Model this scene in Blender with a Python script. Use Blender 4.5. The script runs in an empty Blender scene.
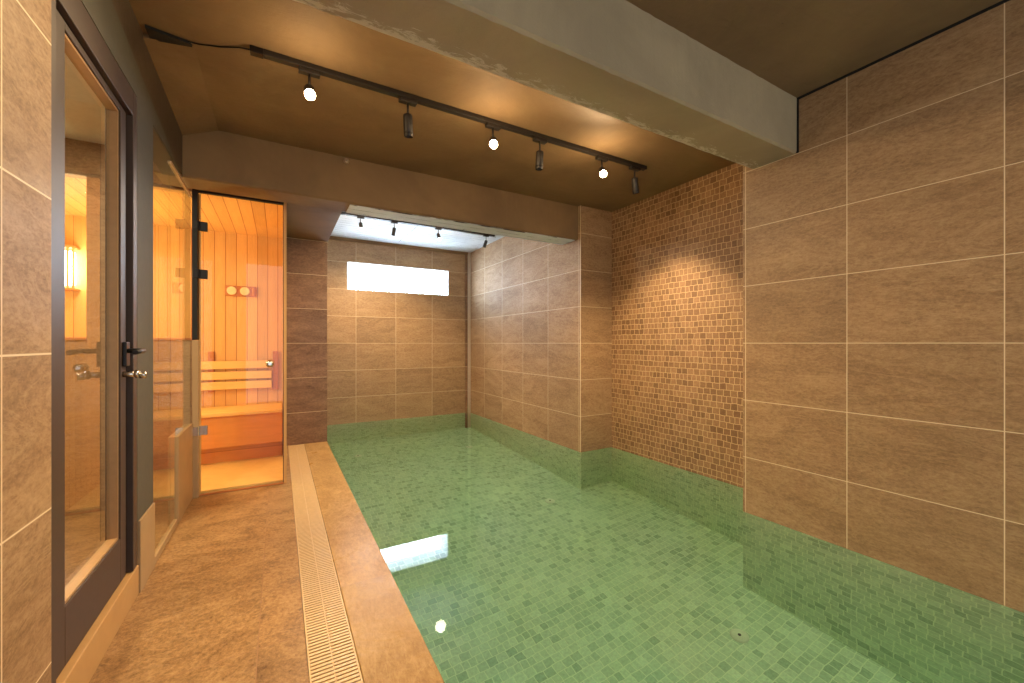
import bpy, bmesh, math, random
from mathutils import Vector, Matrix
R = math.radians
random.seed(7)
S = bpy.context.scene
COL = S.collection

# ------------------------------------------------------------------ camera
cam = bpy.data.cameras.new('camera')
cam.sensor_width = 36.0
cam.lens = 408.0 / 1024.0 * 36.0
cam.shift_y = 1.8 / 1024.0
cam.clip_start = 0.02
camo = bpy.data.objects.new('camera', cam)
COL.objects.link(camo)
camo.location = (0, 0, 1.0)
camo.rotation_euler = (R(90), 0, -R(29.73))
S.camera = camo

# ------------------------------------------------------------------ world and exposure
W = bpy.data.worlds.new('world')
S.world = W
W.use_nodes = True
W.node_tree.nodes['Background'].inputs[0].default_value = (0.86, 0.95, 1.0, 1)
W.node_tree.nodes['Background'].inputs[1].default_value = 1.7
S.view_settings.view_transform = 'Standard'
S.view_settings.look = 'None'
S.view_settings.gamma = 1.0
S.view_settings.use_curve_mapping = False
S.view_settings.exposure = 0.26
S.cycles.max_bounces = 10
S.cycles.diffuse_bounces = 5
S.cycles.glossy_bounces = 4
S.cycles.transmission_bounces = 6
S.cycles.transparent_max_bounces = 12
S.cycles.sample_clamp_indirect = 15.0
S.cycles.use_denoising = True

WARM = (1.0, 0.735, 0.42)


def lamp(name, kind, loc, energy, color, aim=None, size=0.03, spot=100, blend=0.8, size_y=None, parent=None):
    l = bpy.data.lights.new(name, kind)
    l.energy = energy
    l.color = color
    if kind == 'AREA':
        l.shape = 'RECTANGLE'
        l.size = size
        l.size_y = size_y or size
    else:
        l.shadow_soft_size = size
    if kind == 'SPOT':
        l.spot_size = R(spot)
        l.spot_blend = blend
    o = bpy.data.objects.new(name, l)
    COL.objects.link(o)
    o.location = loc
    if aim is not None:
        o.rotation_euler = Vector(aim).to_track_quat('-Z', 'Y').to_euler()
    if parent:
        o.parent = parent
    return o


# ------------------------------------------------------------------ materials
def srgb(r, g, b):
    f = lambda c: (c / 255 / 12.92) if c / 255 <= 0.04045 else ((c / 255 + 0.055) / 1.055) ** 2.4
    return (f(r), f(g), f(b), 1)


class NT:
    def __init__(s, name):
        s.m = bpy.data.materials.new(name)
        s.m.use_nodes = True
        s.t = s.m.node_tree
        s.t.nodes.clear()
        s.out = s.n('ShaderNodeOutputMaterial')

    def n(s, typ, inp=None, **kw):
        nd = s.t.nodes.new(typ)
        for k, v in kw.items():
            setattr(nd, k, v)
        for k, v in (inp or {}).items():
            if isinstance(v, bpy.types.NodeSocket):
                s.t.links.new(v, nd.inputs[k])
            else:
                nd.inputs[k].default_value = v
        return nd

    def math(s, op, a, b=0.0):
        return s.n('ShaderNodeMath', {0: a, 1: b}, operation=op).outputs[0]

    def mix(s, fac, a, b, blend='MIX'):
        nd = s.n('ShaderNodeMix', data_type='RGBA', blend_type=blend)
        for k, v in ((0, fac), (6, a), (7, b)):
            if isinstance(v, bpy.types.NodeSocket):
                s.t.links.new(v, nd.inputs[k])
            else:
                nd.inputs[k].default_value = v
        return nd.outputs[2]

    def ramp(s, fac, stops):
        nd = s.n('ShaderNodeValToRGB', {0: fac})
        el = nd.color_ramp.elements
        while len(el) < len(stops):
            el.new(0.5)
        for e, (p, c) in zip(el, stops):
            e.position = p
            e.color = c
        return nd.outputs[0]

    def uv(s, u, v, u0=0, v0=0):
        g = s.n('ShaderNodeNewGeometry')
        x = s.n('ShaderNodeSeparateXYZ', {0: g.outputs['Position']})
        i = dict(X=0, Y=1, Z=2)
        a = s.math('SUBTRACT', x.outputs[i[u]], u0)
        b = s.math('SUBTRACT', x.outputs[i[v]], v0)
        w = x.outputs[[k for k in (0, 1, 2) if k not in (i[u], i[v])][0]]
        return s.n('ShaderNodeCombineXYZ', {0: a, 1: b, 2: w}).outputs[0]

    def noise(s, vec, scale, detail=4, rough=0.55, dist=0.0, stretch=None):
        if stretch:
            vec = s.n('ShaderNodeMapping', {0: vec, 3: stretch}).outputs[0]
        return s.n('ShaderNodeTexNoise', {'Vector': vec, 'Scale': scale, 'Detail': detail, 'Roughness': rough, 'Distortion': dist}).outputs[0]

    def pbr(s, color, rough=0.5, metal=0.0, bump=None, bstr=0.2, bdist=0.01, spec=0.5):
        p = s.n('ShaderNodeBsdfPrincipled', {'Base Color': color, 'Roughness': rough, 'Metallic': metal, 'Specular IOR Level': spec})
        if bump is not None:
            b = s.n('ShaderNodeBump', {'Height': bump, 'Strength': bstr, 'Distance': bdist})
            s.t.links.new(b.outputs[0], p.inputs['Normal'])
        s.t.links.new(p.outputs[0], s.out.inputs[0])
        return s.m


def plain(name, c, rough=0.5, metal=0.0, bump=0.0, scale=40, spec=0.5):
    t = NT(name)
    pos = t.n('ShaderNodeNewGeometry').outputs['Position']
    nz = t.noise(pos, scale, 3)
    col = t.mix(nz, tuple(k * 0.86 for k in c[:3]) + (1,), tuple(min(1, k * 1.12) for k in c[:3]) + (1,))
    return t.pbr(col, rough, metal, nz if bump else None, bump, 0.01, spec)


def stone_tile(name, u, v, u0, v0, bw, rh, dark, mid, light, grout, rough=0.42, mortar=0.0019, grain=(1.0, 3.2, 1), spec=0.45):
    t = NT(name)
    vec = t.uv(u, v, u0, v0)
    br = t.n('ShaderNodeTexBrick', {'Vector': vec, 'Color1': (0, 0, 0, 1), 'Color2': (1, 1, 1, 1), 'Mortar': (0.5, 0.5, 0.5, 1), 'Scale': 1.0, 'Mortar Size': mortar, 'Mortar Smooth': 0.15, 'Bias': 0.0, 'Brick Width': bw, 'Row Height': rh}, offset=0.0, squash=1.0)
    # every tile gets its own piece of the stone pattern
    off = t.n('ShaderNodeVectorMath', {0: br.outputs[0], 1: (7.0, 5.0, 3.0)}, operation='MULTIPLY').outputs[0]
    vv = t.n('ShaderNodeVectorMath', {0: vec, 1: off}, operation='ADD').outputs[0]
    n1 = t.noise(vv, 2.4, 8, 0.66, 1.3, (grain[0] * 0.9, grain[1] * 0.85, 1))
    n6 = t.noise(vv, 1.1, 4, 0.6, 0.8, grain)
    n2 = t.noise(vv, 46, 7, 0.78, 0.2, (grain[0], grain[1] * 0.55, 0.6))
    n7 = t.noise(vv, 9, 7, 0.74, 1.6, (grain[0] * 0.6, grain[1] * 0.9, 1))
    n3 = t.noise(vv, 1.3, 6, 0.6, 2.6, grain)
    f = t.math('ADD', t.math('MULTIPLY', n1, 0.40), t.math('MULTIPLY', n2, 0.60))
    col = t.ramp(f, [(0.36, dark), (0.50, mid), (0.64, light)])
    col = t.mix(t.n('ShaderNodeMapRange', {0: n6, 1: 0.38, 2: 0.62, 3: 0.0, 4: 0.35}).outputs[0], col, t.mix(1.0, col, (0.74, 0.66, 0.60, 1), 'MULTIPLY'))
    col = t.mix(t.n('ShaderNodeMapRange', {0: n7, 1: 0.56, 2: 0.70, 3: 0.0, 4: 0.45}).outputs[0], col, light)
    vein = t.math('ABSOLUTE', t.math('SUBTRACT', n3, 0.5))
    vein = t.n('ShaderNodeMapRange', {0: vein, 1: 0.0, 2: 0.02, 3: 0.38, 4: 0.0}).outputs[0]
    col = t.mix(vein, col, light)
    shade = t.n('ShaderNodeMapRange', {0: br.outputs[0], 3: 0.90, 4: 1.08}).outputs[0]
    col = t.mix(1.0, col, shade, 'MULTIPLY')
    col = t.mix(br.outputs[1], col, grout)
    h = t.math('SUBTRACT', t.math('MULTIPLY', f, 0.35), t.math('MULTIPLY', br.outputs[1], 0.5))
    rr = t.n('ShaderNodeMapRange', {0: n1, 1: 0.3, 2: 0.7, 3: rough + 0.08, 4: rough - 0.06}).outputs[0]
    return t.pbr(col, rr, 0, h, 0.25, 0.006, spec)


def mosaic(name, u, v, u0, v0, cols, grout, bw=0.054, rh=0.047, mortar=0.0024, rough=0.5, wob=0.014):
    t = NT(name)
    vec = t.uv(u, v, u0, v0)
    nz = t.n('ShaderNodeTexNoise', {'Vector': vec, 'Scale': 17.0, 'Detail': 1.0}).outputs[1]
    w = t.n('ShaderNodeVectorMath', {0: nz, 1: (0.5, 0.5, 0.5)}, operation='SUBTRACT').outputs[0]
    w = t.n('ShaderNodeVectorMath', {0: w, 1: (wob, wob, 0)}, operation='MULTIPLY').outputs[0]
    vec2 = t.n('ShaderNodeVectorMath', {0: vec, 1: w}, operation='ADD').outputs[0]
    br = t.n('ShaderNodeTexBrick', {'Vector': vec2, 'Color1': (0, 0, 0, 1), 'Color2': (1, 1, 1, 1), 'Mortar': (0.5, 0.5, 0.5, 1), 'Scale': 1.0, 'Mortar Size': mortar, 'Mortar Smooth': 0.2, 'Bias': 0.0, 'Brick Width': bw, 'Row Height': rh}, offset=0.41, offset_frequency=2, squash=0.72, squash_frequency=3)
    n = len(cols)
    col = t.ramp(br.outputs[0], [(k / (n - 1) * 0.9 + 0.05, c) for k, c in enumerate(cols)])
    n2 = t.noise(vec, 70, 4, 0.6)
    n3 = t.noise(vec, 1.6, 3, 0.6)
    col = t.mix(1.0, col, t.n('ShaderNodeMapRange', {0: n2, 1: 0.3, 2: 0.7, 3: 0.82, 4: 1.15}).outputs[0], 'MULTIPLY')
    col = t.mix(1.0, col, t.n('ShaderNodeMapRange', {0: n3, 1: 0.3, 2: 0.7, 3: 0.90, 4: 1.08}).outputs[0], 'MULTIPLY')
    col = t.mix(br.outputs[1], col, grout)
    h = t.math('SUBTRACT', t.math('MULTIPLY', n2, 0.3), br.outputs[1])
    return t.pbr(col, rough, 0, h, 0.5, 0.004, 0.4)


def concrete(name, dark, light, marks=None, board=None, rough=0.7, bump=0.5, chips=None):
    t = NT(name)
    pos = t.n('ShaderNodeNewGeometry').outputs['Position']
    n1 = t.noise(pos, 1.7, 6, 0.6, 0.6)
    n2 = t.noise(pos, 34, 4, 0.6)
    n3 = t.noise(pos, 5.0, 8, 0.7, 1.4, (0.7, 2.2, 1.2))
    col = t.ramp(n1, [(0.3, dark), (0.7, light)])
    h = t.math('ADD', t.math('MULTIPLY', n3, 0.7), t.math('MULTIPLY', n2, 0.25))
    if marks:
        f = t.n('ShaderNodeMapRange', {0: n3, 1: 0.72, 2: 0.75, 3: 0.0, 4: 0.75}).outputs[0]
        col = t.mix(f, col, marks)
    if chips:
        # paint chipped off along the cast arrises of the beam
        xyz = t.n('ShaderNodeSeparateXYZ', {0: pos})
        n4 = t.noise(pos, 30, 6, 0.75, 0.8, (0.5, 1.4, 1.4))
        n5 = t.noise(pos, 2.2, 3, 0.6)
        for yy, wd in chips:
            d = t.math('ABSOLUTE', t.math('SUBTRACT', xyz.outputs[1], yy))
            e = t.n('ShaderNodeMapRange', {0: d, 1: 0.0, 2: wd, 3: 0.30, 4: -0.06}).outputs[0]
            e = t.math('ADD', e, t.math('MULTIPLY', t.math('SUBTRACT', n5, 0.55), 0.5))
            f = t.n('ShaderNodeMapRange', {0: t.math('ADD', n4, e), 1: 0.66, 2: 0.74, 3: 0.0, 4: 0.8}).outputs[0]
            col = t.mix(f, col, marks)
            h = t.math('SUBTRACT', h, t.math('MULTIPLY', f, 0.6))
    if board:
        vec = t.uv('Y', 'X')
        br = t.n('ShaderNodeTexBrick', {'Vector': vec, 'Color1': (0, 0, 0, 1), 'Color2': (1, 1, 1, 1), 'Mortar': (0, 0, 0, 1), 'Scale': 1.0, 'Mortar Size': 0.003, 'Mortar Smooth': 0.3, 'Brick Width': board, 'Row Height': 1.37}, offset=0.0)
        brk = t.noise(pos, 6.0, 3, 0.6)
        f = t.math('MULTIPLY', br.outputs[1], t.n('ShaderNodeMapRange', {0: brk, 1: 0.42, 2: 0.55}).outputs[0])
        col = t.mix(f, col, srgb(60, 62, 66))
        h = t.math('SUBTRACT', h, f)
    return t.pbr(col, rough, 0, h, bump, 0.012, 0.35)


def boards(name, u, v, pitch, base, line, u0=0.0, rough=0.5):
    t = NT(name)
    vec = t.uv(u, v, u0, -20)
    br = t.n('ShaderNodeTexBrick', {'Vector': vec, 'Color1': (0, 0, 0, 1), 'Color2': (1, 1, 1, 1), 'Mortar': (0.5, 0.5, 0.5, 1), 'Scale': 1.0, 'Mortar Size': 0.0022, 'Mortar Smooth': 0.2, 'Brick Width': pitch, 'Row Height': 100}, offset=0.0)
    off = t.n('ShaderNodeVectorMath', {0: br.outputs[0], 1: (3.0, 9.0, 2.0)}, operation='MULTIPLY').outputs[0]
    vv = t.n('ShaderNodeVectorMath', {0: vec, 1: off}, operation='ADD').outputs[0]
    n = t.noise(vv, 5, 6, 0.6, 0.5, (8, 0.8, 8))
    col = t.mix(n, tuple(k * 0.80 for k in base[:3]) + (1,), tuple(min(1, k * 1.15) for k in base[:3]) + (1,))
    col = t.mix(1.0, col, t.n('ShaderNodeMapRange', {0: br.outputs[0], 3: 0.9, 4: 1.08}).outputs[0], 'MULTIPLY')
    col = t.mix(br.outputs[1], col, line)
    h = t.math('SUBTRACT', t.math('MULTIPLY', n, 0.1), br.outputs[1])
    return t.pbr(col, rough, 0, h, 0.4, 0.005, 0.3)


def emit(name, c, strength):
    t = NT(name)
    e = t.n('ShaderNodeEmission', {0: c, 1: strength})
    t.t.links.new(e.outputs[0], t.out.inputs[0])
    return t.m


def thin_glass(name, tint=(0.93, 0.96, 0.94, 1), ior=1.5):
    t = NT(name)
    g = t.n('ShaderNodeNewGeometry')
    fr = t.n('ShaderNodeFresnel', {0: ior})
    f = t.math('MULTIPLY', fr.outputs[0], t.math('SUBTRACT', 1.0, g.outputs['Backfacing']))
    tr = t.n('ShaderNodeBsdfTransparent', {0: tint})
    gl = t.n('ShaderNodeBsdfGlossy', {0: (1, 1, 1, 1), 'Roughness': 0.01})
    mx = t.n('ShaderNodeMixShader', {0: f, 1: tr.outputs[0], 2: gl.outputs[0]})
    t.t.links.new(mx.outputs[0], t.out.inputs[0])
    return t.m


def water_mat():
    t = NT('pool_water')
    g = t.n('ShaderNodeBsdfGlass', {0: (1, 1, 1, 1), 'Roughness': 0.0, 'IOR': 1.33})
    v = t.n('ShaderNodeVolumeAbsorption', {0: (0.30, 0.97, 0.74, 1), 'Density': 0.24})
    t.t.links.new(g.outputs[0], t.out.inputs[0])
    t.t.links.new(v.outputs[0], t.out.inputs[1])
    return t.m


TD, TM, TL = srgb(126, 97, 68), srgb(158, 126, 92), srgb(182, 150, 112)
GR = srgb(222, 200, 165)
M = {}
Z0 = 1.001 - 6 * 0.344
M['tile_right'] = stone_tile('stone_tile_right', 'Y', 'Z', 0.935 - 10 * 0.507, Z0, 0.507, 0.344, TD, TM, TL, GR)
M['tile_far'] = stone_tile('stone_tile_far', 'Y', 'Z', 3.529 - 10 * 0.507, Z0, 0.507, 0.344, TD, TM, TL, GR, 0.66)
M['tile_back'] = stone_tile('stone_tile_back', 'X', 'Z', 0.86 - 10 * 0.507, Z0, 0.507, 0.344, TD, TM, TL, GR)
M['tile_stub'] = stone_tile('stone_tile_stub', 'X', 'Z', 2.45 - 10 * 0.507, Z0, 0.507, 0.344, TD, TM, TL, GR)
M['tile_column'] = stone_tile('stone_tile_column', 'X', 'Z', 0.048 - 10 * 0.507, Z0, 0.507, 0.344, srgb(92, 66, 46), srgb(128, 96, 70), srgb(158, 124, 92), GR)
M['tile_left'] = stone_tile('stone_tile_left', 'Y', 'Z', 1.213 - 10 * 0.75, 0.975 - 5 * 0.375, 0.75, 0.375, TD, TM, TL, GR, 0.55, 0.0024, spec=0.15)
M['tile_shower'] = stone_tile('stone_tile_shower', 'X', 'Z', -0.47 - 10 * 0.75, 1.02 - 5 * 0.75, 0.75, 0.75, TD, TM, TL, TM, 0.5, 0.002, spec=0.3)
M['deck'] = stone_tile('deck_stone', 'X', 'Y', -0.06 - 10 * 0.62, 0.95 - 10 * 0.62, 0.62, 0.62, srgb(100, 72, 44), srgb(153, 117, 76), srgb(186, 150, 104), srgb(150, 112, 76), 0.34, 0.0015, (1.6, 2.6, 1), 0.25)
M['coping'] = stone_tile('coping_stone', 'X', 'Y', -0.06 - 10 * 0.62, 0.6 - 10 * 1.2, 0.62, 1.2, srgb(140, 106, 62), srgb(168, 132, 82), srgb(192, 156, 102), srgb(160, 122, 84), 0.30, 0.0012, (1.6, 1.2, 1), 0.08)
BR = [srgb(132, 100, 72), srgb(150, 116, 84), srgb(166, 130, 96), srgb(136, 102, 74), srgb(160, 124, 92)]
M['mosaic'] = mosaic('mosaic_brown', 'Y', 'Z', 0, 0, BR, srgb(206, 176, 132))
GN = [srgb(158, 180, 146), srgb(184, 204, 168), srgb(200, 217, 182), srgb(170, 192, 156), srgb(191, 209, 174)]
GG = srgb(214, 226, 188)
M['pool_floor'] = mosaic('mosaic_pool_floor', 'X', 'Y', 0, 0, GN, GG)
M['pool_y'] = mosaic('mosaic_pool_side', 'Y', 'Z', 0, 0, GN, GG)
M['pool_x'] = mosaic('mosaic_pool_end', 'X', 'Z', 0, 0, GN, GG)
CD, CL = srgb(112, 88, 61), srgb(138, 110, 76)
M['concrete'] = concrete('painted_concrete_brown', CD, CL, srgb(92, 72, 52))
M['beam'] = concrete('painted_concrete_beam', srgb(148, 129, 101), srgb(176, 154, 120), srgb(214, 198, 170), chips=((1.405, 0.13),))
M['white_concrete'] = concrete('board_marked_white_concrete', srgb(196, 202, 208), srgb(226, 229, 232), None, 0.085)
M['grey_panel'] = plain('grey_painted_panel', srgb(88, 84, 74), 0.65, spec=0.1)
M['dark_frame'] = plain('dark_brown_metal', srgb(70, 55, 46), 0.48, 0.0, spec=0.3)
M['black'] = plain('black_metal', srgb(26, 23, 22), 0.4, 0.4)
M['gap'] = plain('black_gasket_gap', srgb(12, 10, 9), 0.7)
M['black_matte'] = plain('black_track_paint', srgb(34, 28, 24), 0.5, 0.1)
M['chrome'] = plain('brushed_steel', srgb(205, 200, 195), 0.22, 1.0)
M['kerb'] = plain('beige_kerb_stone', srgb(182, 142, 92), 0.55, 0, 0.1, 12, 0.2)
M['base'] = plain('beige_base_tile', srgb(168, 138, 100), 0.55, 0, 0.1, 9, 0.2)
M['grate'] = plain('cream_plastic_grate', srgb(208, 174, 124), 0.42)
M['slot'] = plain('drain_channel_shadow', srgb(70, 50, 34), 0.8)
M['white'] = plain('white_plaster', srgb(236, 238, 240), 0.7)
M['fitting'] = plain('white_plastic_fitting', srgb(214, 218, 190), 0.4)
WD = srgb(224, 176, 112)
M['wood_back'] = boards('sauna_boards_back', 'X', 'Z', 0.082, WD, srgb(150, 84, 38), -0.01)
M['wood_side'] = boards('sauna_boards_side', 'Y', 'Z', 0.082, WD, srgb(150, 84, 38))
M['wood_ceil'] = boards('sauna_boards_ceiling', 'X', 'Y', 0.082, WD, srgb(150, 84, 38), -0.01)
M['wood'] = boards('sauna_bench_wood', 'Z', 'X', 3.0, srgb(238, 196, 124), srgb(206, 150, 88), 1.1)
M['wood_panel'] = boards('sauna_bench_panel', 'Z', 'X', 0.5, srgb(232, 160, 88), srgb(180, 104, 50), 1.1)
M['wood_dark'] = plain('sauna_dark_wood', srgb(186, 116, 64), 0.5)
M['dial'] = plain('cream_dial_face', srgb(236, 214, 170), 0.4)
M['glass'] = thin_glass('clear_glass')
M['water'] = water_mat()
M['sky_glow'] = emit('daylight_pane', (0.66, 0.83, 1.0, 1), 30.0)
M['lens_on'] = emit('lit_lens_warm', (1.0, 0.80, 0.50, 1), 60.0)
M['lens_on_white'] = emit('lit_lens_white', (1.0, 0.93, 0.84, 1), 40.0)
M['lens_off'] = plain('glass_lens_dark', srgb(60, 48, 36), 0.15)
M['sauna_bulb'] = emit('sauna_lamp_glow', (0.95, 1.0, 0.80, 1), 14.0)


# ------------------------------------------------------------------ mesh helpers
class MB:
    def __init__(s):
        s.bm = bmesh.new()

    def box(s, x0, x1, y0, y1, z0, z1, bev=0.0):
        r = bmesh.ops.create_cube(s.bm, size=1)
        bmesh.ops.scale(s.bm, vec=(x1 - x0, y1 - y0, z1 - z0), verts=r['verts'])
        bmesh.ops.translate(s.bm, vec=((x0 + x1) / 2, (y0 + y1) / 2, (z0 + z1) / 2), verts=r['verts'])
        if bev:
            es = list({e for v in r['verts'] for e in v.link_edges})
            bmesh.ops.bevel(s.bm, geom=es, offset=bev, segments=2, affect='EDGES', profile=0.5)
        return s

    def cyl(s, p, q, r, r2=None, seg=24, cap=True):
        p, q = Vector(p), Vector(q)
        d = q - p
        m = Matrix.Translation((p + q) / 2) @ d.to_track_quat('Z', 'Y').to_matrix().to_4x4()
        bmesh.ops.create_cone(s.bm, cap_ends=cap, segments=seg, radius1=r, radius2=r if r2 is None else r2, depth=d.length, matrix=m)
        return s

    def lathe(s, prof, seg=28, m=None):
        rings = []
        for rad, z in prof:
            rings.append([s.bm.verts.new((rad * math.cos(k * 2 * math.pi / seg), rad * math.sin(k * 2 * math.pi / seg), z)) for k in range(seg)])
        for a, b in zip(rings, rings[1:]):
            for k in range(seg):
                s.bm.faces.new((a[k], a[(k + 1) % seg], b[(k + 1) % seg], b[k]))
        s.bm.faces.new(list(reversed(rings[0])))
        s.bm.faces.new(rings[-1])
        if m is not None:
            bmesh.ops.transform(s.bm, matrix=m, verts=[v for r in rings for v in r])
        return s

    def prism(s, pts, ext):
        a = [s.bm.verts.new(p) for p in pts]
        b = [s.bm.verts.new(Vector(p) + Vector(ext)) for p in pts]
        n = len(a)
        s.bm.faces.new(a)
        s.bm.faces.new(list(reversed(b)))
        for k in range(n):
            s.bm.faces.new((a[k], b[k], b[(k + 1) % n], a[(k + 1) % n]))
        return s

    def rough_beam(s, x0, x1, y0, y1, z0, z1, amp=0.004, n=120):
        # a cast beam with slightly uneven arrises
        rings = []
        for k in range(n + 1):
            x = x0 + (x1 - x0) * k / n
            j = lambda: random.uniform(-amp, amp)
            c = 0.008
            ring = [(x, y0 + j() * 0.4, z1), (x, y0, z0 + c + abs(j())), (x, y0 + c + abs(j()), z0),
                    (x, y1 - c - abs(j()), z0), (x, y1, z0 + c + abs(j())), (x, y1, z1)]
            rings.append([s.bm.verts.new(p) for p in ring])
        for a, b in zip(rings, rings[1:]):
            for k in range(6):
                s.bm.faces.new((a[k], a[(k + 1) % 6], b[(k + 1) % 6], b[k]))
        s.bm.faces.new(rings[0])
        s.bm.faces.new(list(reversed(rings[-1])))
        return s

    def build(s, name, mat, parent=None, smooth=False, offset=None):
        bmesh.ops.recalc_face_normals(s.bm, faces=s.bm.faces)
        me = bpy.data.meshes.new(name)
        s.bm.to_mesh(me)
        s.bm.free()
        me.materials.append(mat)
        if smooth:
            for p in me.polygons:
                p.use_smooth = len(p.vertices) == 4
        o = bpy.data.objects.new(name, me)
        COL.objects.link(o)
        if parent:
            o.parent = parent
            o.matrix_parent_inverse = Matrix.Translation(-parent.location)
        return o


def setting(o, kind='structure'):
    o['kind'] = kind
    return o


def struct(name, mb, mat):
    return setting(mb.build(name, mat))


def tag(o, label, cat, group=None):
    o['label'] = label
    o['category'] = cat
    if group:
        o['group'] = group
    return o


def empty(name, loc, label=None, cat=None, group=None):
    o = bpy.data.objects.new(name, None)
    o.empty_display_size = 0.1
    COL.objects.link(o)
    o.location = loc
    if label:
        tag(o, label, cat, group)
    return o


# ------------------------------------------------------------------ room shell
XR, XM, YB = 2.45, 2.84, 5.55
WL = -0.02           # water level, the deck is z = 0
PD = -1.0            # pool floor
CN, CM, CA = 2.335, 2.29, 2.335   # ceilings: near bay, middle bay, alcove

struct('floor', MB().box(-2.0, 0.077, -1.5, 4.55, -0.12, 0).box(-2.0, 0.048, 4.55, 4.62, -0.12, 0), M['deck'])
struct('trim_1', MB().box(0.218, 0.425, -1.5, 4.55, -0.12, 0, 0.003), M['coping'])
struct('trim_2', MB().box(0.079, 0.216, -1.5, 4.55, -0.12, -0.07), M['slot'])
struct('pool_wall_left', MB().box(0.10, 0.422, -1.5, 4.55, PD, -0.12), M['pool_y'])
struct('pool_wall_front', MB().box(0.422, 2.9, -1.7, -1.5, PD, 0), M['pool_x'])
struct('pool_floor', MB().box(0.1, 3.0, -1.7, 5.9, PD - 0.1, PD), M['pool_floor'])

G = WL - 0.004
struct('wall_right', MB().box(XR, 3.0, -1.5, 1.458, G, CN + 0.1), M['tile_right'])
struct('wall_right_niche', MB().box(XM, 3.0, 1.458, 3.0, G, CN + 0.1), M['mosaic'])
struct('wall_right_far', MB().box(XR, 3.0, 3.004, YB, G, CN + 0.1), M['tile_far'])
struct('wall_right_stub', MB().box(XR, 3.0, 2.996, 3.004, G, CN + 0.1), M['tile_stub'])
struct('pool_wall_right', MB().box(XR, 3.0, -1.5, 1.458, PD, G).box(XM, 3.0, 1.458, 3.0, PD, G).box(XR, 3.0, 3.004, YB, PD, G), M['pool_y'])
struct('pool_wall_stub', MB().box(XR, 3.0, 2.996, 3.004, PD, G), M['pool_x'])
WX0, WX1, WZ0, WZ1, WD_ = 0.751, 2.122, 1.682, 2.046, 0.34
wb = MB().box(0.3, WX0, YB, YB + WD_, G, CA + 0.1).box(WX1, 2.6, YB, YB + WD_, G, CA + 0.1)
wb.box(WX0, WX1, YB, YB + WD_, G, WZ0).box(WX0, WX1, YB, YB + WD_, WZ1, CA + 0.1)
struct('wall_back', wb, M['tile_back'])
struct('pool_wall_back', MB().box(0.3, 2.6, YB, YB + WD_, PD, G), M['pool_x'])
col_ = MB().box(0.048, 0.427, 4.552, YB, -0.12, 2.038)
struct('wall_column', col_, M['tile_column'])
struct('pool_wall_column', MB().box(0.1, 0.427, 4.552, YB, PD, -0.12), M['pool_x'])
struct('trim_3', MB().box(0.43, XR - 0.03, YB - 0.03, YB, CA - 0.035, CA), M['concrete'])
ct = MB().box(2.372, 2.404, YB - 0.03, YB, PD, CA - 0.035)
struct('trim_4', ct, M['tile_column'])
struct('trim_5', MB().box(2.408, 2.424, YB - 0.038, YB, PD, CA, 0.004).box(2.430, 2.449, YB - 0.038, YB, PD, CA, 0.004), plain('satin_steel_profile', srgb(214, 196, 172), 0.35, 0.6))

struct('ceiling', MB().box(-2.0, 3.0, -1.5, 1.17, CN, CN + 0.1), M['concrete'])
struct('ceiling_middle', MB().box(-0.6, 3.0, 1.38, 3.05, CM, CM + 0.14), M['concrete'])
struct('ceiling_alcove', MB().box(0.40, 2.6, 3.2, 5.6, CA, CA + 0.1), M['white_concrete'])
struct('beam_near', MB().rough_beam(-2.0, XR - 0.002, 1.16, 1.405, 2.035, CN + 0.09), M['beam'])
struct('beam_far', MB().rough_beam(-0.62, XR - 0.002, 3.03, 3.256, 1.978, CN + 0.09), M['concrete'])
struct('lit_soffit_plate', MB().box(0.434, XR - 0.02, 3.06, 3.252, 1.972, 1.979), M['white_concrete'])  # pale concrete plate added so the soffit reads as lit from the alcove
struct('ceiling_soffit', MB().box(0.049, 0.432, 3.25, 4.6, 2.04, CA + 0.05).box(-0.62, 0.049, 3.25, 3.40, 2.04, CA + 0.05), M['concrete'])
# sloping plaster patch between the slab and the left wall
pt = MB()
N_ = 16
for k in range(N_):
    a0, a1 = k / N_, (k + 1) / N_
    q = lambda t: ((-0.32, 2.215 + 0.82 * t, 2.288), (-0.60, 2.25 + 0.785 * t, 2.262 - 0.087 * t))
    p0, p1 = q(a0), q(a1)
    pt.prism([p0[0], p1[0], p1[1], p0[1]], (0, 0, 0.05))
struct('ceiling_patch', pt, M['concrete'])
struct('recess_shade_plate', MB().prism([(-0.47, 2.165, 2.288), (-0.335, 2.19, 2.288), (-0.325, 2.212, 2.288), (-0.47, 2.245, 2.288)], (0, 0, -0.012)), M['gap'])  # flat dark plate stands in for the shade inside a ceiling recess

struct('trim_10', MB().box(XR - 0.004, XR + 0.01, -1.5, 1.16, CN - 0.012, CN + 0.01).box(XR - 0.004, XR + 0.01, 1.150, 1.162, 2.035, CN), M['gap'])

# ------------------------------------------------------------------ left wall
XL = -0.487
struct('wall_left', MB().box(-0.62, XL + 0.006, -1.5, 1.418, 0, CN), M['tile_left'])
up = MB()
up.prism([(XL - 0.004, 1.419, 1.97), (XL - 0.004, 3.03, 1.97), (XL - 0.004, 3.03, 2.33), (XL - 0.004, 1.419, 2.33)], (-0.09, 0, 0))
struct('wall_left_header', up, concrete('concrete_header_dark', srgb(66, 54, 42), srgb(84, 68, 52)))  # header concrete in a darker brown than the ceiling
gp = MB()
gp.prism([(XL, 1.419, 1.974), (XL, 3.03, 1.974), (XL, 1.419, 2.215)][:0] or [(XL, 1.419, 1.974), (XL, 2.92, 1.974), (XL, 1.86, 2.148), (XL, 1.419, 2.225)], (-0.03, 0, 0))
gp.box(XL - 0.05, XL, 2.136, 2.372, 0.292, 1.974)
struct('wall_left_panel', gp, M['grey_panel'])
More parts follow.
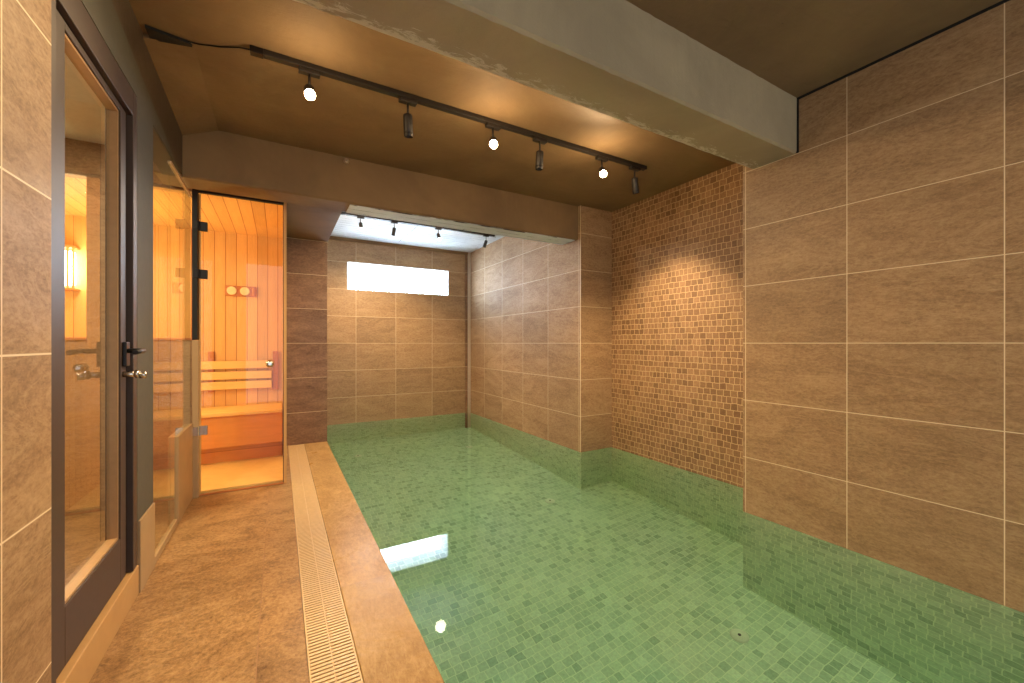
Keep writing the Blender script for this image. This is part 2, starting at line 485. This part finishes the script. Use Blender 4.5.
struct('baseboard_left', MB().box(-0.535, XL + 0.006, 2.158, 2.375, 0, 0.29, 0.002), M['base'])
struct('wall_left_low', MB().box(-0.528, -0.482, 2.87, 3.30, 0, 0.485, 0.002), M['base'])
struct('trim_7', MB().box(-0.60, XL + 0.002, 1.419, 2.150, 0, 0.118, 0.003), M['kerb'])

# black framed glass door on its kerb
d1 = setting(empty('door_1', (XL, 1.79, 0.12)))
f = MB()
for (y0, y1, z0, z1) in ((1.421, 1.462, 0.122, 1.972), (2.088, 2.134, 0.122, 1.972), (1.462, 2.088, 1.876, 1.972)):
    f.box(XL - 0.075, XL, y0, y1, z0, z1, 0.002)
f.build('door_frame', M['dark_frame'], d1)
f = MB()
for (y0, y1, z0, z1) in ((1.464, 1.560, 0.124, 1.872), (2.006, 2.066, 0.124, 1.872), (1.560, 2.006, 1.850, 1.872), (1.560, 2.006, 0.124, 0.285)):
    f.box(XL - 0.058, XL - 0.016, y0, y1, z0, z1, 0.002)
f.build('door_leaf', M['dark_frame'], d1)
f = MB()
for (y0, y1, z0, z1) in ((2.067, 2.087, 0.124, 1.875), (1.464, 2.066, 1.8725, 1.8755)):
    f.box(XL - 0.07, XL - 0.026, y0, y1, z0, z1)
f.build('gasket', M['gap'], d1)
f = MB()
for (y0, y1, z0, z1) in ((1.560, 1.568, 0.285, 1.850), (1.998, 2.006, 0.285, 1.850), (1.568, 1.998, 1.842, 1.850), (1.568, 1.998, 0.285, 0.293)):
    f.box(XL - 0.052, XL - 0.022, y0, y1, z0, z1)
f.build('glazing_bead', plain('beige_bead', srgb(178, 140, 96), 0.35, 0.2), d1)
MB().box(XL - 0.050, XL - 0.044, 1.568, 1.998, 0.293, 1.842).build('pane', M['glass'], d1)
hd = MB().box(XL - 0.0158, XL - 0.003, 2.020, 2.062, 0.915, 1.005, 0.003)
hd.build('handle_plate', M['black'], d1)
hd = MB().cyl((XL - 0.004, 2.032, 0.972), (XL + 0.045, 2.032, 0.972), 0.009)
hd.cyl((XL + 0.040, 2.040, 0.972), (XL + 0.040, 1.935, 0.968), 0.0085)
hd.build('handle', M['black'], d1, True)
hd = MB().cyl((XL - 0.016, 2.032, 0.885), (XL + 0.022, 2.032, 0.885), 0.011)
hd.cyl((XL + 0.020, 2.032, 0.885), (XL + 0.030, 2.032, 0.885), 0.016, 0.013)
hd.box(XL + 0.03, XL + 0.05, 2.030, 2.034, 0.868, 0.892)
hd.build('lock_cylinder', M['chrome'], d1, True)

# fixed glass screen between deck and shower room
gs = empty('glass_partition', (XL, 2.85, 0.0), 'clear fixed glass screen along the deck between the grey panel and the sauna corner', 'glass screen')
MB().box(XL - 0.012, XL - 0.004, 2.378, 2.720, 0.035, 1.968).build('pane', M['glass'], gs)
g2 = MB().prism([(XL - 0.004, 2.726, 0.035), (XL - 0.004, 2.868, 0.035), (XL - 0.004, 2.868, 0.488), (XL - 0.004, 3.298, 0.488), (XL - 0.004, 3.298, 1.935), (XL - 0.004, 2.726, 1.935)], (-0.008, 0, 0))
g2.build('pane', M['glass'], gs)
MB().box(XL - 0.018, XL + 0.002, 2.376, 2.868, 0, 0.034, 0.002).build('channel', M['base'], gs)
MB().box(XL - 0.016, XL, 2.726, 3.298, 1.936, 1.950, 0.001).build('top_clip', plain('pale_seal', srgb(190, 160, 130), 0.4), gs)

# shower room seen through the glass
struct('wall_shower_left', MB().box(-2.0, -1.9, 0.3, 3.33, 0, 2.2), M['tile_left'])
struct('wall_shower_front', MB().box(-1.9, -0.62, 0.3, 0.4, 0, 2.2), M['tile_shower'])
struct('ceiling_shower', MB().box(-2.0, -0.58, 0.3, 3.40, 2.19, 2.24), M['white'])
lamp('shower_room_lamp', 'AREA', (-1.15, 2.2, 2.17), 32, (1.0, 0.78, 0.52), (0, 0, -1), 0.3)

# half wall and window between shower room and sauna
YS = 3.33
struct('wall_sauna_front', MB().box(-2.0, XL, YS, YS + 0.07, 0, 1.02).box(-2.0, XL, YS, YS + 0.07, 1.985, 2.19).box(-0.985, -0.80, YS, YS + 0.07, 1.02, 1.985).box(-2.0, -1.56, YS, YS + 0.07, 1.02, 1.985), M['tile_shower'])
w2 = setting(empty('window_2', (-0.64, YS, 1.02)))
MB().box(-0.80, XL, YS - 0.012, YS + 0.08, 1.02, 1.035, 0.002).build('sill', M['wood_dark'], w2)
MB().box(-0.798, XL, YS + 0.030, YS + 0.038, 1.036, 1.984).build('pane', M['glass'], w2)
w3 = setting(empty('window_3', (-1.27, YS, 1.02)))
MB().box(-1.56, -0.985, YS - 0.012, YS + 0.08, 1.02, 1.035, 0.002).build('sill', M['wood_dark'], w3)
MB().box(-1.56, -0.987, YS + 0.030, YS + 0.038, 1.036, 1.984).build('pane', M['glass'], w3)
struct('wall_corner_post', MB().box(XL, -0.452, 3.30, 3.40, 0, 1.02, 0.003), M['base'])
struct('trim_8', MB().box(XL, -0.458, 3.30, 3.40, 1.022, 1.985, 0.002).box(XL, 0.03, 3.315, 3.345, 1.985, 2.004), M['gap'])
struct('trim_9', MB().box(-0.60, 0.049, 3.256, 3.40, 2.004, 2.04), M['wood_dark'])

# sauna door
d2 = setting(empty('door_2', (-0.22, YS, 0.0)))
MB().box(-0.452, 0.024, YS - 0.004, YS + 0.004, 0.012, 1.982).build('pane', M['glass'], d2)
MB().box(0.0245, 0.029, YS - 0.006, YS + 0.006, 0.012, 1.982).build('edge_seal', M['black'], d2)
MB().box(-0.452, 0.029, YS - 0.005, YS + 0.005, 0.002, 0.0115).build('bottom_seal', M['wood_dark'], d2)
MB().box(-0.4515, -0.4445, YS - 0.006, YS + 0.006, 0.012, 1.982).build('edge_seal', plain('clear_seal', srgb(200, 160, 96), 0.3), d2)
for z, mt in ((1.765, 'black'), (1.452, 'black'), (0.43, 'chrome')):
    h = MB().box(-0.484, -0.455, YS - 0.034, YS - 0.008, z - 0.028, z + 0.028, 0.002)
    h.box(-0.450, -0.408, YS - 0.012, YS + 0.012, z - 0.030, z + 0.030, 0.002)
    h.cyl((-0.4525, YS - 0.014, z - 0.030), (-0.4525, YS - 0.014, z + 0.030), 0.006)
    h.build('hinge', M[mt], d2)
k = MB().lathe([(0.009, 0.0), (0.009, 0.015), (0.022, 0.020), (0.026, 0.030), (0.022, 0.040), (0.010, 0.044)], 24, Matrix.Translation((-0.055, YS - 0.004, 0.857)) @ Matrix.Rotation(R(90), 4, 'X'))
k.lathe([(0.009, 0.0), (0.009, 0.015), (0.022, 0.020), (0.026, 0.030), (0.022, 0.040), (0.010, 0.044)], 24, Matrix.Translation((-0.055, YS + 0.004, 0.857)) @ Matrix.Rotation(R(-90), 4, 'X'))
k.build('knob', M['chrome'], d2, True)

# ------------------------------------------------------------------ sauna cabin
struct('wall_sauna_back', MB().box(-1.62, 0.048, 4.50, 4.548, 0, 2.06), M['wood_back'])
struct('wall_sauna_right', MB().box(0.030, 0.047, YS + 0.01, 4.50, 0, 2.06), M['wood_side'])
struct('wall_sauna_left', MB().box(-1.62, -1.56, 3.40, 4.50, 0, 2.06), M['wood_side'])
struct('ceiling_sauna', MB().box(-1.56, 0.030, 3.40, 4.50, 2.005, 2.035), M['wood_ceil'])
struct('floor_sauna', MB().box(-1.56, 0.030, 3.40, 4.50, 0.0, 0.010), plain('sauna_floor_wood', srgb(238, 202, 132), 0.45, 0, 0.1, 14))

bn = empty('sauna_bench', (-0.75, 4.27, 0.01), 'long wooden sauna bench with pale seat edge behind the glass sauna door', 'bench')
s_ = MB()
for a in range(4):
    s_.box(-1.55, 0.026, 4.035 + a * 0.116, 4.035 + a * 0.116 + 0.110, 0.405, 0.432, 0.004)
s_.build('seat', M['wood'], bn)
MB().box(-1.55, 0.026, 4.055, 4.075, 0.150, 0.404, 0.002).build('front_panel', M['wood_panel'], bn)
MB().box(-1.55, 0.026, 4.150, 4.170, 0.010, 0.150).build('toe_panel', M['wood_panel'], bn)

bk = empty('slat_rack', (-0.75, 4.48, 0.55), 'horizontal wooden slat backrest on the sauna wall above the bench', 'backrest')
for z in (0.620, 0.710, 0.806):
    MB().box(-1.50, -0.06, 4.452, 4.474, z - 0.036, z + 0.034, 0.004).build('slat', M['wood'], bk)
for x in (-1.30, -0.525, -0.03):
    MB().box(x - 0.022, x + 0.022, 4.475, 4.499, 0.565, 0.925, 0.003).build('upright', M['wood_dark'], bk)

th = empty('thermometer_board', (-0.305, 4.49, 1.476), 'small dark wooden board with two round cream dials on the sauna wall', 'thermometer')
MB().box(-0.425, -0.185, 4.478, 4.499, 1.430, 1.524, 0.006).build('board', M['wood_dark'], th)
for x in (-0.372, -0.272):
    rim = MB().lathe([(0.038, 0.0), (0.038, 0.010), (0.033, 0.012)], 28, Matrix.Translation((x, 4.478, 1.478)) @ Matrix.Rotation(R(90), 4, 'X')).build('dial', M['dial'], th, True)
    nd = MB().box(x - 0.003, x + 0.003, 4.4635, 4.4655, 1.474, 1.502)
    nd.cyl((x, 4.466, 1.478), (x, 4.463, 1.478), 0.005)
    n_ = nd.build('needle', M['gap'], th)
    n_.parent = rim
    n_.matrix_parent_inverse = Matrix.Translation(-th.location)
MB().box(-0.214, -0.204, 4.470, 4.478, 1.440, 1.514, 0.002).build('plaque', M['wood_panel'], th)

sl = empty('sauna_lamp', (-1.43, 4.46, 1.42), 'glowing wall lamp behind a wooden slat shade in the far left sauna corner', 'wall lamp')
sh = MB()
for k_ in range(6):
    x = -1.535 + k_ * 0.031
    sh.box(x, x + 0.011, 4.395, 4.405, 1.425, 1.735)
sh.box(-1.54, -1.365, 4.39, 4.498, 1.735, 1.752).box(-1.54, -1.365, 4.39, 4.498, 1.410, 1.426)
sh.build('shade', M['wood_dark'], sl)
MB().box(-1.525, -1.385, 4.43, 4.485, 1.45, 1.715, 0.01).build('bulb', M['sauna_bulb'], sl)
lamp('sauna_lamp_light', 'POINT', (-1.30, 4.30, 1.60), 7, (1.0, 0.86, 0.5), size=0.06)
lamp('sauna_fill_upper', 'POINT', (-0.95, 3.75, 1.45), 17, (1.0, 0.72, 0.30), size=0.06)  # unseen fill light added inside the sauna, no fixture
lamp('sauna_fill_low', 'POINT', (-0.95, 3.70, 0.75), 9, (1.0, 0.70, 0.28), size=0.08)  # second unseen fill light, added low in the cabin

# ------------------------------------------------------------------ alcove window
w1 = setting(empty('window_1', (1.43, YB + 0.2, WZ0)))
fr = MB()
t_ = 0.012
fr.box(WX0, WX1, YB + 0.004, YB + WD_ - 0.03, WZ0, WZ0 + t_).box(WX0, WX1, YB + 0.004, YB + WD_ - 0.03, WZ1 - t_, WZ1)
fr.box(WX0, WX0 + t_, YB + 0.004, YB + WD_ - 0.03, WZ0 + t_, WZ1 - t_).box(WX1 - t_, WX1, YB + 0.004, YB + WD_ - 0.03, WZ0 + t_, WZ1 - t_)
fr.build('reveal', M['white'], w1)
MB().box(WX0 + t_, WX1 - t_, YB + WD_ - 0.05, YB + WD_ - 0.035, WZ0 + t_, WZ1 - t_).build('pane', M['sky_glow'], w1)

# ------------------------------------------------------------------ water
wo = [(0.4235, -1.501), (2.451, -1.501), (2.451, 1.457), (2.841, 1.457), (2.841, 2.9965), (2.451, 2.9965), (2.451, YB + 0.001), (0.426, YB + 0.001), (0.426, 4.551), (0.4235, 4.551)]
wt = MB().prism([(x, y, PD - 0.001) for x, y in wo], (0, 0, WL - PD + 0.001)).build('pool_water', M['water'])
wt['kind'] = 'stuff'
wt['label'] = 'still clear green water filling the tiled pool'

# ------------------------------------------------------------------ overflow grate
gt = empty('drain_grate', (0.1475, 1.6, -0.03), 'long cream slotted overflow grate set in the deck beside the pool', 'drain grate')
ga = MB()
y = -1.2
while y < 4.54:
    ga.box(0.084, 0.1455, y, y + 0.0098, -0.022, -0.001)
    ga.box(0.1495, 0.211, y, y + 0.0098, -0.022, -0.001)
    y += 0.0158
ga.build('slats', M['grate'], gt)
MB().box(0.0790, 0.0838, -1.2, 4.548, -0.028, 0.0).box(0.2112, 0.2160, -1.2, 4.548, -0.028, 0.0).box(0.1457, 0.1493, -1.2, 4.548, -0.026, -0.003).build('rim', M['grate'], gt)

# ------------------------------------------------------------------ pool floor fittings
spots = [((1.62, 1.02), 'round white floor fitting with dark centre hole in the near right of the pool'),
         ((1.9, 2.7), 'round white floor fitting in the middle of the pool towards the tiled wall stub'),
         ((0.95, 4.2), 'pale floor fitting in the pool near the deck corner under the small window'),
         ((2.1, 4.6), 'pale floor fitting in the pool close to the back right corner')]


def refract_hit(px, py):
    a = math.atan(233 / 408.)
    u, v = (px - 512) / 408., (py - 343.3) / 408.
    dx, dy = math.sin(a) + math.cos(a) * u, math.cos(a) - math.sin(a) * u
    L = math.hypot(dx, dy)
    sl_ = v / L
    r1 = (1.0 - WL) / sl_
    sn = math.cos(math.atan(sl_)) / 1.33
    r2 = (WL - PD) * sn / math.sqrt(1 - sn * sn)
    return (dx / L * (r1 + r2), dy / L * (r1 + r2))


for (px, py), lb in zip(((739.5, 636), (550, 501), (358, 456), (469, 447)), [s[1] for s in spots]):
    X, Y = refract_hit(px, py)
    r = empty('pool_floor_inlet', (X, Y, PD), lb, 'pool inlet', 'inlet fittings on the pool floor')
    MB().lathe([(0.045, PD), (0.045, PD + 0.004), (0.036, PD + 0.009), (0.012, PD + 0.010)], 28, Matrix.Translation((X, Y, 0))).build('flange', M['fitting'], r, True)
    MB().cyl((X, Y, PD + 0.0095), (X, Y, PD + 0.0125), 0.008, seg=16).build('nozzle', M['gap'], r)

# ------------------------------------------------------------------ track lighting
def rail(name, x0, x1, y, zc, label):
    r = empty(name, ((x0 + x1) / 2, y, zc), label, 'light track')
    b = MB().box(x0, x1, y - 0.017, y + 0.017, zc - 0.024, zc, 0.002)
    b.build('channel', M['black_matte'], r)
    MB().box(x1, x1 + 0.012, y - 0.018, y + 0.018, zc - 0.025, zc - 0.0005, 0.002).build('end_cap', M['black'], r)
    MB().box(x0 - 0.05, x0, y - 0.018, y + 0.018, zc - 0.027, zc - 0.0005, 0.002).build('feed_box', M['black'], r)
    return r


rail('track_rail', -0.06, 2.31, 2.105, CM - 0.001, 'long black lighting track across the brown ceiling between the two beams')
rail('track_rail', 0.585, 2.28, 4.45, CA - 0.001, 'black lighting track on the white alcove ceiling above the back of the pool')


def head_meshes():
    """adapter and stem hang from the origin (rail underside); the can is built along -Z from the pivot"""
    d = {}
    def mk(n, mb, m, sm=False):
        o = mb.build(n, m, None, sm)
        d[n] = o.data
        bpy.data.objects.remove(o)
    mk('adapter', MB().box(-0.045, 0.045, -0.016, 0.016, -0.022, -0.0005, 0.003), M['black_matte'])
    mk('stem', MB().cyl((0, 0, -0.078), (0, 0, -0.020), 0.0055, seg=14).lathe([(0.004, -0.084), (0.009, -0.080), (0.009, -0.074), (0.004, -0.070)], 16), M['black_matte'], True)
    mk('can', MB().lathe([(0.020, 0.012), (0.0225, 0.008), (0.0235, 0.0), (0.0235, -0.094), (0.0225, -0.096), (0.0215, -0.088)], 28), M['black_matte'], True)
    mk('can_deep', MB().lathe([(0.020, 0.012), (0.0225, 0.008), (0.0235, 0.0), (0.0235, -0.094), (0.0225, -0.096), (0.0215, -0.094), (0.0215, -0.066)], 28), M['black_matte'], True)
    mk('lens_deep', MB().cyl((0, 0, -0.0695), (0, 0, -0.0665), 0.0208, seg=24), M['lens_on'])
    mk('ring', MB().lathe([(0.0236, -0.0835), (0.0243, -0.082), (0.0243, -0.076), (0.0236, -0.0745)], 28), M['black'], True)
    mk('lens_dark', MB().cyl((0, 0, -0.0955), (0, 0, -0.0885), 0.0208, seg=24), M['lens_off'])
    mk('lens_lit', MB().cyl((0, 0, -0.1005), (0, 0, -0.0885), 0.0225, seg=24), M['lens_on'])
    mk('lens_white', MB().cyl((0, 0, -0.0985), (0, 0, -0.0885), 0.0215, seg=24), M['lens_on_white'])
    return d


HM = head_meshes()


def spot(x, y, zr, aim, kind, label, group, energy, color, cone, blend=0.7, scale=1.0, glow=0):
    r = empty('track_spotlight', (x, y, zr), label, 'spotlight', group)
    def ch(n, data, p, loc=(0, 0, 0), q=None):
        o = bpy.data.objects.new(n, data)
        COL.objects.link(o)
        o.parent = p
        o.location = loc
        if q:
            o.rotation_mode = 'QUATERNION'
            o.rotation_quaternion = q
        return o
    ch('adapter', HM['adapter'], r)
    ch('stem', HM['stem'], r)
    q = Vector(aim).to_track_quat('-Z', 'Y')
    c = ch('can', HM['can_deep' if kind == 'lens_deep' else 'can'], r, (0, 0, -0.092), q)
    ch('ring', HM['ring'], c)
    ch('lens', HM[kind], c)
    r.scale = (scale,) * 3
    if energy:
        a = Vector(aim).normalized()
        p = Vector((x, y, zr)) + (Vector((0, 0, -0.092)) + a * 0.13) * scale
        lamp('spotlight_beam', 'SPOT', p, energy, color, aim, 0.03, cone, blend)
        if glow:
            lamp('spotlight_fill', 'POINT', p + a * 0.02, glow, color, None, 0.06)  # extra point light added to brighten the ceiling around the head
    return r


g1 = 'spotlights on the long ceiling track'
ZR = CM - 0.025
spot(0.122, 2.105, ZR, (-0.05, -2.1, -1.75), 'lens_lit', 'glowing spotlight nearest the sauna, leftmost on the long ceiling track', g1, 15, WARM, 150, glow=3)
spot(0.580, 2.105, ZR, (0.10, 0.18, -1.0), 'lens_deep', 'black spotlight hanging between the left and middle glowing lamps on the long track', g1, 50, WARM, 150)
spot(1.075, 2.105, ZR, (-0.95, -2.1, -1.75), 'lens_lit', 'glowing spotlight in the middle of the long ceiling track', g1, 60, WARM, 142, glow=4.5)
spot(1.400, 2.105, ZR, (0.0, 0.10, -1.0), 'lens_deep', 'black spotlight hanging between the middle and right glowing lamps on the long track', g1, 50, WARM, 150)
spot(1.905, 2.105, ZR, (-1.5, -2.1, -1.75), 'lens_lit', 'glowing spotlight farthest right on the long ceiling track', g1, 60, WARM, 142, glow=4.5)
spot(2.215, 2.105, ZR, (0.28, 0.12, -1.0), 'lens_deep', 'black spotlight at the right end of the long track beside the mosaic wall', g1, 62, WARM, 95)
g2_ = 'spotlights on the alcove ceiling track'
ZA = CA - 0.025
COOL = (0.86, 0.92, 1.0)
spot(0.735, 4.45, ZA, (0.0, -0.6, -0.8), 'lens_white', 'glowing spotlight at the left end of the alcove track', g2_, 24, (1.0, 0.85, 0.65), 150, scale=0.8, glow=4)
spot(1.080, 4.45, ZA, (-0.12, 0.26, -1.0), 'lens_deep', 'black spotlight between the two lit ones on the alcove track', g2_, 105, WARM, 140, scale=0.8)
spot(1.575, 4.45, ZA, (0.0, -0.6, -0.8), 'lens_white', 'glowing spotlight right of centre on the alcove track', g2_, 15, (1.0, 0.88, 0.70), 150, scale=0.8, glow=3)
spot(2.180, 4.45, ZA, (-0.30, 0.10, -1.0), 'lens_dark', 'tilted black spotlight at the right end of the alcove track by the bluish wall', g2_, 0, COOL, 130, scale=0.8)

# ------------------------------------------------------------------ small ceiling details
def tube(name, pts, r, mat):
    b = MB()
    pts = [Vector(p) for p in pts]
    rings = []
    for k, p in enumerate(pts):
        d = (pts[min(k + 1, len(pts) - 1)] - pts[max(k - 1, 0)]).normalized()
        q = d.to_track_quat('Z', 'Y')
        rings.append([b.bm.verts.new(p + q @ Vector((r * math.cos(a * math.pi / 4), r * math.sin(a * math.pi / 4), 0))) for a in range(8)])
    for u, v in zip(rings, rings[1:]):
        for a in range(8):
            b.bm.faces.new((u[a], u[(a + 1) % 8], v[(a + 1) % 8], v[a]))
    b.bm.faces.new(rings[0])
    b.bm.faces.new(list(reversed(rings[-1])))
    return b.build(name, mat, None, True)


tag(tube('electrical_cable', [(-0.46, 2.195, 2.279), (-0.40, 2.190, 2.283), (-0.30, 2.192, 2.286), (-0.22, 2.165, 2.286), (-0.15, 2.125, 2.284), (-0.105, 2.108, 2.279)], 0.003, M['black']), 'thin dark cable on the brown ceiling leading to the left end of the long track', 'cable')
tag(tube('electrical_cable', [(0.60, 4.53, 2.331), (1.2, 4.535, 2.331), (1.8, 4.53, 2.331), (2.36, 4.54, 2.331)], 0.004, M['black']), 'thin black cable running beside the alcove track on the white ceiling', 'cable')
sn = empty('ceiling_sensor', (0.405, 3.02, 2.262), 'small round pale cap fixed high on the far brown beam', 'sensor cap')
MB().lathe([(0.019, 0), (0.019, 0.008), (0.014, 0.014), (0.005, 0.016)], 24, Matrix.Translation((0.405, 3.029, 2.262)) @ Matrix.Rotation(R(90), 4, 'X')).build('cap', plain('pale_cap', srgb(150, 128, 104), 0.4), sn, True)
MB().lathe([(0.006, 0.016), (0.005, 0.019)], 16, Matrix.Translation((0.405, 3.029, 2.262)) @ Matrix.Rotation(R(90), 4, 'X')).build('lens', M['chrome'], sn, True)
